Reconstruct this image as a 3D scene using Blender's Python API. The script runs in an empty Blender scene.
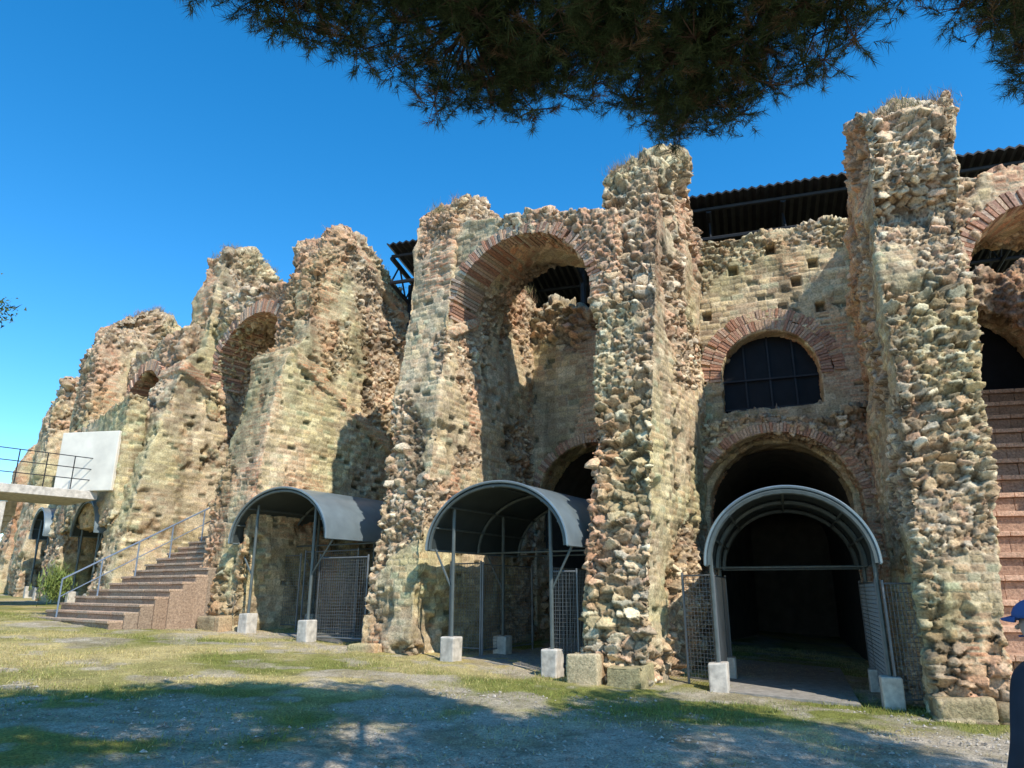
import bpy, math, random, time
import numpy as np
from mathutils import Vector, Matrix
random.seed(7); rng=np.random.default_rng(11)
T0=time.time()
scene=bpy.context.scene
PITCH=16.2
SUN_EL=math.radians(48); SUN_AZ=math.radians(36)
SUNV=Vector((math.cos(SUN_EL)*math.sin(SUN_AZ),-math.cos(SUN_EL)*math.cos(SUN_AZ),math.sin(SUN_EL)))

# ------------------------------------------------------------ noise
def h3(ix,iy,iz,seed=0):
    h=(ix.astype(np.int64)*73856093)^(iy.astype(np.int64)*19349663)^(iz.astype(np.int64)*83492791)^(seed*2654435)
    h&=0xffffffff
    h^=h>>16; h=(h*0x45d9f3b)&0xffffffff
    h^=h>>16; h=(h*0x45d9f3b)&0xffffffff
    h^=h>>16
    return (h/4294967296.0).astype(np.float32)
def vnoise(p,seed=0):
    i=np.floor(p).astype(np.int64); f=p-i; f=f*f*(3-2*f)
    r=0
    for dx in (0,1):
        wx=f[:,0] if dx else 1-f[:,0]
        for dy in (0,1):
            wy=f[:,1] if dy else 1-f[:,1]
            for dz in (0,1):
                wz=f[:,2] if dz else 1-f[:,2]
                r=r+wx*wy*wz*h3(i[:,0]+dx,i[:,1]+dy,i[:,2]+dz,seed)
    return r
def fbm(p,o=3,seed=0):
    r=0;a=.5;t=0
    for k in range(o):
        r=r+a*vnoise(p*(2**k)+k*13.7,seed+k); t+=a; a*=.5
    return r/t
def voro(p,seed=0):
    i=np.floor(p).astype(np.int64)
    n=len(p); F1=np.full(n,9.,np.float32); F2=np.full(n,9.,np.float32); H=np.zeros(n,np.float32); T=np.zeros(n,np.float32)
    for dx in (-1,0,1):
        for dy in (-1,0,1):
            for dz in (-1,0,1):
                c=i+np.array([dx,dy,dz])
                h=[h3(c[:,0],c[:,1],c[:,2],seed+k+1) for k in range(3)]
                q=np.stack([c[:,k]+.06+.88*h[k] for k in range(3)],1)
                r=p-q
                d=np.sqrt((r**2).sum(1))
                hh=h3(c[:,0],c[:,1],c[:,2],seed+9)
                tt=r[:,0]*(h[1]-.5)+r[:,1]*(h[2]-.5)+r[:,2]*(h[0]-.5)
                m=d<F1
                F2=np.where(m,F1,np.minimum(F2,d)); H=np.where(m,hh,H); T=np.where(m,tt,T); F1=np.where(m,d,F1)
    return F1,F2,H,T
def ss(a,b,x):
    t=np.clip((x-a)/(b-a),0,1); return t*t*(3-2*t)

# ------------------------------------------------------------ materials
def nodes_of(m):
    m.use_nodes=True; return m.node_tree.nodes,m.node_tree.links
def mat_attr(name,rough=.95,bump=.45,vs=24.,lo=.6,hi=1.38):
    m=bpy.data.materials.new(name); N,L=nodes_of(m); b=N['Principled BSDF']
    at=N.new('ShaderNodeAttribute'); at.attribute_name='Col'
    tc=N.new('ShaderNodeTexCoord')
    n1=N.new('ShaderNodeTexNoise'); n1.inputs['Scale'].default_value=vs; n1.inputs['Detail'].default_value=3; n1.inputs['Roughness'].default_value=.7
    L.new(tc.outputs['Object'],n1.inputs['Vector'])
    mr=N.new('ShaderNodeMapRange'); mr.inputs[1].default_value=.3; mr.inputs[2].default_value=.7; mr.inputs[3].default_value=lo; mr.inputs[4].default_value=hi
    L.new(n1.outputs['Fac'],mr.inputs[0])
    mx=N.new('ShaderNodeVectorMath'); mx.operation='SCALE'
    L.new(at.outputs['Color'],mx.inputs[0]); L.new(mr.outputs[0],mx.inputs['Scale'])
    L.new(mx.outputs[0],b.inputs['Base Color'])
    b.inputs['Roughness'].default_value=rough
    b.inputs['Specular IOR Level'].default_value=.12
    bp=N.new('ShaderNodeBump'); bp.inputs['Strength'].default_value=bump; bp.inputs['Distance'].default_value=.04
    L.new(n1.outputs['Fac'],bp.inputs['Height']); L.new(bp.outputs[0],b.inputs['Normal'])
    return m
def mat_plain(name,col,rough=.7,metal=0.,var=.25,scale=6.,bump=.1,spec=.4):
    m=bpy.data.materials.new(name); N,L=nodes_of(m); b=N['Principled BSDF']
    tc=N.new('ShaderNodeTexCoord')
    n1=N.new('ShaderNodeTexNoise'); n1.inputs['Scale'].default_value=scale; n1.inputs['Detail'].default_value=4
    L.new(tc.outputs['Object'],n1.inputs['Vector'])
    cr=N.new('ShaderNodeValToRGB'); e=cr.color_ramp.elements
    e[0].position=.3; e[1].position=.7
    e[0].color=(*[c*(1-var) for c in col],1); e[1].color=(*[min(1,c*(1+var)) for c in col],1)
    L.new(n1.outputs['Fac'],cr.inputs[0]); L.new(cr.outputs[0],b.inputs['Base Color'])
    b.inputs['Roughness'].default_value=rough; b.inputs['Metallic'].default_value=metal
    b.inputs['Specular IOR Level'].default_value=spec
    if bump:
        bp=N.new('ShaderNodeBump'); bp.inputs['Strength'].default_value=bump; bp.inputs['Distance'].default_value=.02
        L.new(n1.outputs['Fac'],bp.inputs['Height']); L.new(bp.outputs[0],b.inputs['Normal'])
    return m
M_STONE=mat_attr('ancient_masonry')
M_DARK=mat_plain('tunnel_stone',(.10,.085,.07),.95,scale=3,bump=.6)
M_CAN=mat_plain('canopy_slate_metal',(.23,.28,.30),.30,.35,.14,3,.0,.7)
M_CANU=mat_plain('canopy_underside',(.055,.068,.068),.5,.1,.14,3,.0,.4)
M_CANIN=mat_plain('canopy_frame_steel',(.12,.14,.135),.5,.3,.15,8,.0)
M_WIRE=mat_plain('wire_mesh_steel',(.19,.20,.205),.5,.3,.1,5,0)
M_CONC=mat_plain('pale_concrete',(.58,.52,.44),.9,0,.28,9,.4)
M_PLAST=mat_plain('cream_plaster',(.78,.72,.60),.9,0,.12,2,.15)
M_ROOF=mat_plain('black_roof_sheet',(.018,.019,.022),.6,.1,.3,4,0)
M_RAIL=mat_plain('painted_handrail',(.24,.29,.36),.45,.3,.1,5,0)
M_GLASS=mat_plain('dark_glazing',(.010,.011,.013),.6,0,.3,3,0,.2)
M_BARK=mat_plain('pine_bark',(.13,.075,.05),.95,0,.4,20,.5)
M_FLOOR=mat_plain('tunnel_floor',(.30,.27,.23),.95,0,.25,9,.3)

# ------------------------------------------------------------ builders
class MB:
    def __init__(s): s.v=[];s.f=[];s.c=[]
    def add(s,v,f,col=(.4,.35,.28)):
        o=len(s.v); s.v+= [tuple(p) for p in v]; s.f+=[tuple(i+o for i in q) for q in f]; s.c+=[(*col[:3],1.)]*len(v)
    def obj(s,name,mat,parent=None,smooth=False,bevel=0,seg=2):
        me=bpy.data.meshes.new(name); me.from_pydata(s.v,[],s.f); me.update()
        a=me.color_attributes.new('Col','FLOAT_COLOR','POINT'); a.data.foreach_set('color',np.array(s.c,np.float32).ravel())
        me.materials.append(mat)
        if smooth: me.polygons.foreach_set('use_smooth',[True]*len(me.polygons))
        o=bpy.data.objects.new(name,me); scene.collection.objects.link(o)
        if parent: o.parent=parent
        if bevel:
            b=o.modifiers.new('Bevel','BEVEL'); b.width=bevel; b.segments=seg; b.limit_method='ANGLE'
        return o
BOXF=[(0,3,2,1),(4,5,6,7),(0,1,5,4),(1,2,6,5),(2,3,7,6),(3,0,4,7)]
def box(mb,O,A,N,a0,a1,n0,n1,z0,z1,col=(.4,.35,.28),jit=0):
    v=[]
    for z in (z0,z1):
        for a,n in ((a0,n0),(a1,n0),(a1,n1),(a0,n1)):
            p=Vector((O[0],O[1],0))+A*a+N*n; p.z=z
            if jit: p+=Vector([random.uniform(-jit,jit) for _ in range(3)])
            v.append(p)
    mb.add(v,BOXF,col)
def tube(mb,p,q,r0,r1=None,seg=6,col=(.4,.35,.28),cap=True):
    p=Vector(p);q=Vector(q); r1=r0 if r1 is None else r1
    d=(q-p)
    if d.length<1e-6: return
    d.normalize(); u=d.orthogonal().normalized(); w=d.cross(u)
    v=[];f=[]
    for P,r in ((p,r0),(q,r1)):
        for k in range(seg):
            a=2*math.pi*k/seg; v.append(P+u*(r*math.cos(a))+w*(r*math.sin(a)))
    for k in range(seg): f.append((k,(k+1)%seg,seg+(k+1)%seg,seg+k))
    if cap: f.append(tuple(range(seg-1,-1,-1))); f.append(tuple(range(seg,2*seg)))
    mb.add(v,f,col)
def path(mb,pts,r,seg=6,col=(.4,.35,.28)):
    for a,b in zip(pts[:-1],pts[1:]): tube(mb,a,b,r,r,seg,col)
def empty(name,loc=(0,0,0)):
    e=bpy.data.objects.new(name,None); scene.collection.objects.link(e); e.empty_display_size=.5; return e

# ------------------------------------------------------------ ground height
def gz(x,y):
    x=np.asarray(x,float);y=np.asarray(y,float)
    s=(4.4-x)*.85+(y-11.6)*.5
    s=np.where(s>0,30*np.tanh(s/30)*.061,12*np.tanh(s/12)*.035)
    return s
def G(x,y): return float(gz(x,y))

# ------------------------------------------------------------ plan
def frame(th):
    th=math.radians(th)
    return Vector((math.cos(th),-math.sin(th),0)),Vector((math.sin(th),math.cos(th),0))
PIER={}
def defp(k,x,y,th): PIER[k]=(Vector((x,y,0)),)+frame(th)
defp('R2',11.3,9.3,14); defp('R',6.22,10.4,20); defp('M',1.62,12.1,27); defp('L',-2.5,14.6,31)
defp('LL',-7.1,17.6,35); defp('P5',-12.1,21.5,39); defp('P6',-16.1,25.3,42); defp('P7',-19.9,29.3,45); defp('P8',-23.6,33.6,48)
def bp_(k,y,x=0):
    O,A,N=PIER[k]; return O+N*y+A*x

# ------------------------------------------------------------ masonry
PAL_C=np.array([(.50,.41,.26),(.45,.37,.24),(.39,.32,.22),(.53,.43,.28),(.35,.27,.19),(.44,.32,.21),(.56,.48,.34),(.36,.35,.25)],np.float32)
PAL_R=np.array([(.48,.37,.25),(.41,.30,.20),(.54,.44,.32),(.36,.28,.20),(.46,.31,.22),(.38,.34,.28),(.60,.51,.40),(.27,.215,.165)],np.float32)
PAL_B=np.array([(.50,.27,.17),(.45,.23,.145),(.54,.36,.235),(.40,.23,.16),(.48,.30,.20),(.55,.39,.28)],np.float32)
TOPS=[]
def finish(me,A,N,top,rub=0.,rubf=0.,red=0.,redf=0.,amp=1.,seed=0,holes=(),tuft=False,dark=0.,csize=.125,coarse=0.,pits=.6,bands=(),org=None):
    n=len(me.vertices)
    co=np.empty(n*3,np.float32); me.vertices.foreach_get('co',co); co=co.reshape(-1,3).astype(np.float64)
    no=np.empty(n*3,np.float32); me.vertex_normals.foreach_get('vector',no); no=no.reshape(-1,3).astype(np.float64)
    Aa=np.array(A); Na=np.array(N)
    z=co[:,2]; tf=ss(top-2.4,top,z)
    e=fbm(co/1.5,3,seed)-.5; e2=fbm(co/.42,3,seed+5)-.5
    pit=ss(.57,.72,fbm(co/np.array([.55,.55,.45]),3,seed+7))*(.5+.8*ss(.4,.6,fbm(co/1.8,2,seed+6)))
    d=e*(.34+.95*tf)*amp+e2*(.13+.38*tf)*amp-pit*.16*amp*pits
    band=np.zeros(n)
    for (y0,z0,y1,z1,w) in bands:
        yy=(co-np.array(org))@Na; dx,dz=y1-y0,z1-z0; L2=dx*dx+dz*dz
        t=np.clip(((yy-y0)*dx+(z-z0)*dz)/L2,0,1)
        dd=np.sqrt((yy-y0-t*dx)**2+(z-z0-t*dz)**2)
        band=np.maximum(band,(1-ss(w*.7,w,dd+.10*(fbm(co/.4,2,seed+90)-.5)))*ss(.22,.34,fbm(co/.6,2,seed+91)))
    co2=co+no*(d*(1-.6*band)+band*.10)[:,None]
    front=ss(.35,.8,-(no@Na)); up=ss(.5,.9,no[:,2])
    m_r=fbm(co/np.array([1.3,1.3,1.7]),3,seed+20)
    rm=ss(.505,.56,m_r+rub+rubf*front+tf*.30+up*.3+(pit*.06))*(1-band)
    m_b=fbm(co/np.array([1.1,1.1,3.2]),2,seed+31)
    bm=np.maximum(ss(.53,.65,m_b+red+redf*front),band)
    # coursed
    u=co2@Aa+co2@Na
    vv=co2[:,2]+.06*vnoise(co/1.3,seed+2)+.02*vnoise(co/.3,seed+3)
    h=np.where(bm>.5,csize*.62,csize)
    row=np.floor(vv/h); fv=vv/h-row
    rr=h3(row,row*0,row*0,77)
    Lc=(csize*1.45+.1*rr)
    uu=u/Lc+rr*7.3+.5*vnoise(co/.5,seed+4); col=np.floor(uu); fu=uu-col
    hc=h3(row,col,row*0+3,seed+8); hc2=h3(row,col,row*0+5,seed+12)
    edge=np.minimum(np.minimum(fu,1-fu)*Lc,np.minimum(fv,1-fv)*h)
    wear=ss(.45,.62,fbm(co/.8,3,seed+17))
    mc=ss(.003,.02,edge)
    dc=(mc*.02+(hc-.5)*.032)*(1-.6*wear)-np.where(hc2>.95,.06,0)*mc
    cc=PAL_C[(hc2*7.99).astype(int)]
    cb=PAL_B[(hc2*5.99).astype(int)]
    cc=cc*(1-bm[:,None])+cb*bm[:,None]
    cc=cc*(.76+.44*hc[:,None])
    mort=np.array([.46,.39,.29])*(.75+.35*hc2[:,None])
    k=(mc*(1-.45*wear))[:,None]
    cc=mort*(1-k)+cc*k
    cc[(hc2>.95)&(mc>.6)]*=.5
    # rubble
    dr=np.zeros(n); cr=cc.copy()
    idx=np.where(rm>.01)[0]
    if len(idx):
        w3=.09*np.stack([vnoise(co2[idx]/.22,seed+40+k) for k in range(3)],1)+.03*np.stack([vnoise(co2[idx]/.07,seed+43+k) for k in range(3)],1)
        q=co2[idx]+w3
        big=ss(.50,.53,fbm(co[idx]/.9,2,seed+45)+coarse)
        out=[]
        for sc,sd in ((np.array([.13,.13,.080]),50),(np.array([.25,.25,.135]),57)):
            F1,F2,H,T=voro(q/sc,seed+sd)
            H2=(H*37.13)%1.0
            ed=ss(.01,.12,F2-F1)
            sz=sc[0]/.2
            dd=(ed*.055+(H-.5)*.12+T*.22-.05)*sz
            dd-=np.where(H2>.92,.06,0)*sz*ed
            c=PAL_R[(H2*7.99).astype(int)]
            cbr=PAL_B[(H2*5.99).astype(int)]
            w=(bm[idx]*.7)[:,None]; c=c*(1-w)+cbr*w
            c=c*(.70+.55*H[:,None])
            e3=ss(.0,.15,F2-F1)[:,None]
            out.append((dd,np.array([.20,.155,.115])*(1-e3)+c*e3))
        rough=(fbm(co2[idx]/.085,2,seed+48)-.5)*.032
        dr[idx]=out[0][0]*(1-big)+out[1][0]*big+rough
        cr[idx]=out[0][1]*(1-big[:,None])+out[1][1]*big[:,None]
    R=rm[:,None]
    colr=cc*(1-R)+cr*R
    disp=dc*(1-rm)+dr*rm
    L1=fbm(co/2.3,3,seed+60); stain=fbm(co/np.array([.5,.5,4.]),3,seed+70)
    colr*= (.74+.55*L1)[:,None]
    colr*= (1-.38*ss(.55,.75,stain))[:,None]
    colr*= (1-.25*np.clip(pit,0,1))[:,None]
    grn=ss(.5,.7,fbm(co/1.9,2,seed+80))[:,None]
    colr=colr*(1-grn*np.array([.07,.0,.10]))
    lich=(tf*up)[:,None]*.4
    colr=colr*(1-lich)+np.array([.30,.26,.20])*lich
    colr*=(1-dark)*np.array([1.28,1.19,1.04])
    co3=co2+no*disp[:,None]
    for (px,py,pz,r) in holes:
        dd=np.maximum(np.abs((co-np.array([px,py,pz]))@Aa),np.abs(co[:,2]-pz))
        k=(1-ss(r*.8,r*1.2,dd))*ss(.3,.6,-(no@Na))
        co3+=Na*(k*.22)[:,None]; colr*=(1-.6*k)[:,None]
    me.vertices.foreach_set('co',co3.astype(np.float32).ravel())
    a=me.color_attributes.new('Col','FLOAT_COLOR','POINT')
    a.data.foreach_set('color',np.concatenate([np.clip(colr,.01,.9),np.ones((n,1))],1).astype(np.float32).ravel())
    me.polygons.foreach_set('use_smooth',[True]*len(me.polygons))
    me.update()
    if tuft:
        ii=np.where((no[:,2]>.55)&(z>top-2.6))[0]
        if len(ii):
            for j in rng.choice(ii,min(len(ii),tuft)): TOPS.append(tuple(co3[j]))

def raw(name,v,f):
    me=bpy.data.meshes.new(name); me.from_pydata([tuple(p) for p in v],[],f); me.update()
    o=bpy.data.objects.new(name,me); scene.collection.objects.link(o)
    import bmesh
    bm=bmesh.new(); bm.from_mesh(me); bmesh.ops.triangulate(bm,faces=bm.faces[:]); bmesh.ops.recalc_face_normals(bm,faces=bm.faces[:]); bm.to_mesh(me); bm.free()
    return o
def prism_y(poly,O,A,N,wfun,lean):   # profile in (y,z), extruded across the tangent
    v=[];n=len(poly)
    for s in (-1,1):
        for (y,z) in poly:
            p=O+N*y+A*(s*wfun(z)+lean*max(z,0)/10.); p.z=z; v.append(p)
    f=[tuple(range(n)),tuple(range(2*n-1,n-1,-1))]
    for i in range(n):
        j=(i+1)%n; f.append((i,j,n+j,n+i))
    return v,f
def prism_n(poly,O,A,N,n0,n1):       # elevation outline in (a,z), extruded inward
    v=[];n=len(poly)
    for e in (n0,n1):
        for (a,z) in poly:
            p=O+A*a+N*e; p.z=z; v.append(p)
    f=[tuple(range(n)),tuple(range(2*n-1,n-1,-1))]
    for i in range(n):
        j=(i+1)%n; f.append((i,j,n+j,n+i))
    return v,f
def archpoly(c,r,z0,zs,n=20):
    return [(c-r,z0)]+[(c-r*math.cos(math.pi*k/n),zs+r*math.sin(math.pi*k/n)) for k in range(n+1)]+[(c+r,z0)]
def masonry(name,vf,voxel,A,N,top,cut=(),parent=None,**kw):
    o=raw(name+'_src',*vf); cs=[]
    for c in cut:
        co=raw('cut',*c); cs.append(co)
        b=o.modifiers.new('B','BOOLEAN'); b.operation='DIFFERENCE'; b.object=co; b.solver='EXACT'
    r=o.modifiers.new('R','REMESH'); r.mode='VOXEL'; r.voxel_size=voxel
    dg=bpy.context.evaluated_depsgraph_get()
    me=bpy.data.meshes.new_from_object(o.evaluated_get(dg))
    for c in cs+[o]: bpy.data.objects.remove(c,do_unlink=True)
    me.name=name; finish(me,A,N,top,**kw)
    me.materials.clear(); me.materials.append(M_STONE)
    ob=bpy.data.objects.new(name,me); scene.collection.objects.link(ob)
    if parent: ob.parent=parent
    return ob

AMPH=empty('roman_amphitheatre')
def pier(k,name,poly,w0,w1,lean,voxel,**kw):
    O,A,N=PIER[k]; top=max(z for y,z in poly)
    return masonry(name,prism_y(poly,O,A,N,lambda z:w0+(w1-w0)*max(0,z)/11.,lean),voxel,A,N,top,parent=AMPH,org=tuple(O),**kw)

pier('R','pier_buttress_1',[(0,-.6),(.02,.5),(.3,2.5),(.6,5),(1.0,7.2),(1.25,8.1),(.85,8.8),(1.0,10.0),(1.7,10.7),(2.9,10.85),(3.5,10.2),(4.2,9.7),(5.4,9.5),(5.6,-.6)],.43,.78,.74,.026,rub=-.04,rubf=.24,red=.0,amp=1.05,seed=3,tuft=90,coarse=.07)
pier('M','pier_buttress_2',[(0,-.6),(.02,.6),(.35,2.5),(.7,4.6),(1.1,7.),(1.5,9.),(1.75,10.3),(2.3,10.9),(3.2,11.4),(4.2,11.8),(4.9,11.1),(5.3,9.9),(5.6,-.6)],.54,.62,.2,.027,rub=-.0,rubf=.30,red=-.05,amp=1.05,seed=14,tuft=40,coarse=.06)
pier('L','pier_buttress_3',[(0,-.6),(.02,.6),(.3,2.6),(.7,5),(1.0,7.2),(1.15,9.),(1.3,10.6),(1.9,11.3),(2.7,11.4),(3.4,10.6),(4.6,9.8),(5.4,9.2),(5.6,-.6)],.64,.60,-.05,.03,rub=-.03,rubf=.05,red=-.02,redf=.14,amp=.95,seed=27,tuft=40,coarse=-.03,bands=[(1.25,7.3,2.6,8.1,.14)])
pier('LL','pier_buttress_4',[(0,-.6),(.02,1.),(.25,3.5),(.6,6.),(.9,7.6),(1.5,8.3),(1.6,9.6),(1.8,11.0),(2.3,11.8),(3.0,12.),(4.2,11.4),(5.4,10.9),(6.0,9.8),(6.2,-.6)],.85,.66,.0,.034,rub=-.03,rubf=-.03,red=-.05,redf=.22,amp=1.,seed=38,tuft=40,coarse=-.04,bands=[(.9,7.8,5.6,5.3,.20),(2.9,11.6,5.7,10.0,.2)])
pier('P5','pier_buttress_5',[(0,-.6),(.1,2),(.5,5.),(1.0,7.6),(1.4,8.8),(2.0,9.4),(2.0,11.6),(2.4,13.2),(3.2,13.5),(4.4,12.6),(5.4,11.6),(6.2,9.),(6.2,-.6)],.75,.75,.0,.045,rub=-.07,rubf=-.02,red=-.08,redf=.06,amp=1.2,seed=51,tuft=60,coarse=-.05,bands=[(1.3,8.6,4.5,7.,.2)])
pier('P6','pier_buttress_6',[(0,-.6),(.1,2),(.2,6.),(.2,10.2),(.7,11.6),(1.8,12.3),(3.0,12.0),(3.8,10.6),(5.,8.6),(6.,8.),(6.,-.6)],.85,.8,.0,.055,rub=.0,rubf=.05,red=-.04,amp=1.2,seed=64,tuft=60,coarse=-.05)
pier('P7','pier_buttress_7',[(0,-.6),(.1,8.6),(.6,10.4),(1.6,10.8),(3.0,10.2),(4.,7.5),(5.4,-.6)],.9,.9,.0,.065,rub=.0,rubf=.05,red=.0,amp=1.3,seed=75,tuft=30)
pier('P8','pier_buttress_8',[(0,-.6),(.1,7.),(.8,9.),(1.6,9.8),(3.6,9.),(5.,7.),(5.4,-.6)],.9,.9,.0,.08,rub=.0,rubf=.05,red=.0,amp=1.3,seed=86)
pier('R2','pier_buttress_9',[(0,-.6),(.3,2.5),(.6,5),(1.2,9.),(2.2,10.6),(4.2,10.5),(5.4,9.8),(5.6,-.6)],.6,.6,.3,.07,rub=.0,rubf=.1,seed=95)

def bay(k1,k2,y):
    a=bp_(k1,y); b=bp_(k2,y); A=(b-a); Ln=A.length; A.normalize(); N=Vector((-A.y,A.x,0))
    return (a+b)/2,A,N,Ln
def ragged(w,z0,z1,am,seed,n=9):
    r=random.Random(seed)
    return [(-w,z0),(w,z0)]+[(w-2*w*i/n,z1+r.uniform(-am,am)) for i in range(n+1)]
def voussoirs(name,O,A,N,c,zs,r0,r1,nf,nb,th,pal,a0=0,a1=180,jit=.008,skip=0):
    mb=MB(); rm=(r0+r1)/2; n=int(math.radians(a1-a0)*rm/th); r_=random.Random(5)
    for i in range(n):
        if r_.random()<skip: continue
        b0=math.radians(a0)+math.radians(a1-a0)*(i+.07)/n; b1=math.radians(a0)+math.radians(a1-a0)*(i+.93)/n
        ra=r0+r_.uniform(-jit,jit)*1.; rb=r1+r_.uniform(-jit,jit)*3; f0=nf+r_.uniform(-jit,jit)*1.5
        v=[]
        for e in (f0,nb):
            for (bb,rr) in ((b0,ra),(b0,rb),(b1,rb),(b1,ra)):
                p=O+A*(c-rr*math.cos(bb))+N*e; p.z=zs+rr*math.sin(bb); v.append(p)
        cc=np.array(pal[r_.randrange(len(pal))])*r_.uniform(.8,1.2)
        mb.add(v,BOXF,cc)
    return mb.obj(name,M_STONE,AMPH,bevel=.006,seg=1)
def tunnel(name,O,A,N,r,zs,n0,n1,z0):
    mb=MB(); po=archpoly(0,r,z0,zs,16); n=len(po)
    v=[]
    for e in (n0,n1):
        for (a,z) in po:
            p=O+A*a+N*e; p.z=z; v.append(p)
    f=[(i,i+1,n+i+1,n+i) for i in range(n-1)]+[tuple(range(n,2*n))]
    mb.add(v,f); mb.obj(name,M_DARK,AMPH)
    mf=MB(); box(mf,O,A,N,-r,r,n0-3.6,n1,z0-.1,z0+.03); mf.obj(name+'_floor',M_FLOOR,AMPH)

# --- bay 1 : between pier M and pier R
O,A,N,Ln=bay('M','R',4.9)
holes=[]
for a,z in ((-1.35,8.9),(-.5,9.1),(-1.2,8.0),(1.3,9.0),(1.35,7.9),(.4,9.5),(-1.45,6.4),(1.5,6.5),(-1.5,7.2),(.9,8.6)):
    p=O+A*a+N*0; holes.append((p.x,p.y,z,.10))
win=prism_n(archpoly(.1,1.08,5.6,6.4),O,A,N,-1,2)
masonry('bay_wall_1',prism_n(ragged(2.2,-.5,10.0,.12,1),O,A,N,0,.9),.028,A,N,10.3,cut=[win,prism_n(archpoly(.0,1.5,-1,3.3),O,A,N,-1,2)],parent=AMPH,rub=-.09,rubf=.0,red=-.06,amp=.42,seed=101,holes=holes,csize=.14,coarse=-.1)
masonry('bay_wall_1_lower',prism_n(ragged(2.2,-.5,5.3,.12,2),O,A,N,-.55,-.02),.028,A,N,6.4,cut=[prism_n(archpoly(.0,1.66,-1,3.25),O,A,N,-1.5,2)],parent=AMPH,rub=-.02,red=.04,amp=.5,seed=111,coarse=-.05,dark=.15)
voussoirs('window_arch_inner_ring',O,A,N,.1,6.4,1.09,1.34,-.04,.3,.07,PAL_B,-4,184)
voussoirs('window_arch_outer_ring',O,A,N,.1,6.4,1.36,1.60,-.035,.3,.07,PAL_B,-2,182,skip=.04)
voussoirs('tunnel_arch_ring',O,A,N,.0,3.25,1.67,1.88,-.59,-.2,.07,PAL_B,5,175,skip=.04)
mb=MB(); po=archpoly(.1,1.3,5.4,6.4)
v=[O+A*a+N*.45+Vector((0,0,z)) for a,z in po]; mb.add(v,[tuple(range(len(v)))]); mb.obj('window_glazing',M_GLASS,AMPH)
mb=MB()
for a in (-.45,.1,.65): box(mb,O,A,N,a-.02,a+.02,.38,.43,5.6,7.5)
for z in (5.7,6.4): box(mb,O,A,N,-1.,1.2,.36,.40,z-.02,z+.02)
mb.obj('window_bars',M_ROOF,AMPH)
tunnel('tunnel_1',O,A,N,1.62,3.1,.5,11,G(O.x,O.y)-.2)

# --- bay 2 : between L and M
O,A,N,Ln=bay('L','M',1.8)
RV=Ln/2-.55
masonry('bay_vault_2',prism_n([(-Ln/2,6.9),(Ln/2,6.9),(Ln/2,9.2),(1.3,9.5),(.6,9.75),(-.4,9.85),(-1.2,10.0),(-Ln/2,10.3)],O,A,N,-.6,1.4),.03,A,N,11.2,cut=[prism_n(archpoly(0,RV,5,7.5),O,A,N,-3,4)],parent=AMPH,rub=.0,red=.02,amp=.35,seed=121,tuft=20,coarse=-.1)
voussoirs('vault_arch_ring_2',O,A,N,0,7.5,RV-.03,RV+.24,-.64,.3,.08,np.concatenate([PAL_B,PAL_B,PAL_R[:3]]),4,176,jit=.016,skip=.06)
O,A,N,Ln=bay('L','M',5.0)
masonry('bay_wall_2',prism_n(ragged(2.3,-.5,9.0,.25,4),O,A,N,0,.8),.034,A,N,9.3,cut=[prism_n(archpoly(0,1.6,-1,3.6),O,A,N,-1,2)],parent=AMPH,rub=-.15,red=-.10,amp=.4,seed=131,csize=.15)
voussoirs('inner_arch_ring_2',O,A,N,0,3.6,1.6,1.85,-.04,.3,.08,PAL_B,0,180,skip=.05)
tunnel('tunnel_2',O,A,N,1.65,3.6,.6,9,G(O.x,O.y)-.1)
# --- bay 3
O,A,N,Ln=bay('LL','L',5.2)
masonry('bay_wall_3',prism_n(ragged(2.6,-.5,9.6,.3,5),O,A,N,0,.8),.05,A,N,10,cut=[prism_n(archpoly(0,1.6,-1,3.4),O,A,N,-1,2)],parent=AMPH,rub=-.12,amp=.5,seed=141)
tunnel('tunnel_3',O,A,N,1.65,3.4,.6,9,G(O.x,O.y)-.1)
# --- bay 4 (staircase bay) vault high up
O,A,N,Ln=bay('P5','LL',3.0); RV=Ln/2-.8
masonry('bay_vault_4',prism_n([(-Ln/2,7.0),(Ln/2,7.0),(Ln/2,10.6),(1.2,10.9),(-1,11.3),(-Ln/2,11.2)],O,A,N,-.7,2.0),.045,A,N,11.6,cut=[prism_n(archpoly(0,RV,5,7.9),O,A,N,-3,4)],parent=AMPH,rub=.05,amp=.6,seed=151,tuft=30)
voussoirs('vault_arch_ring_4',O,A,N,0,7.9,RV-.02,RV+.36,-.80,.3,.10,PAL_B,5,175,jit=.016,skip=.03)
O,A,N,Ln=bay('P5','LL',5.8)
masonry('bay_wall_4',prism_n(ragged(Ln/2,-.5,10.2,.3,7),O,A,N,0,.8),.06,A,N,10.5,parent=AMPH,rub=-.12,amp=.5,seed=161)
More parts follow.
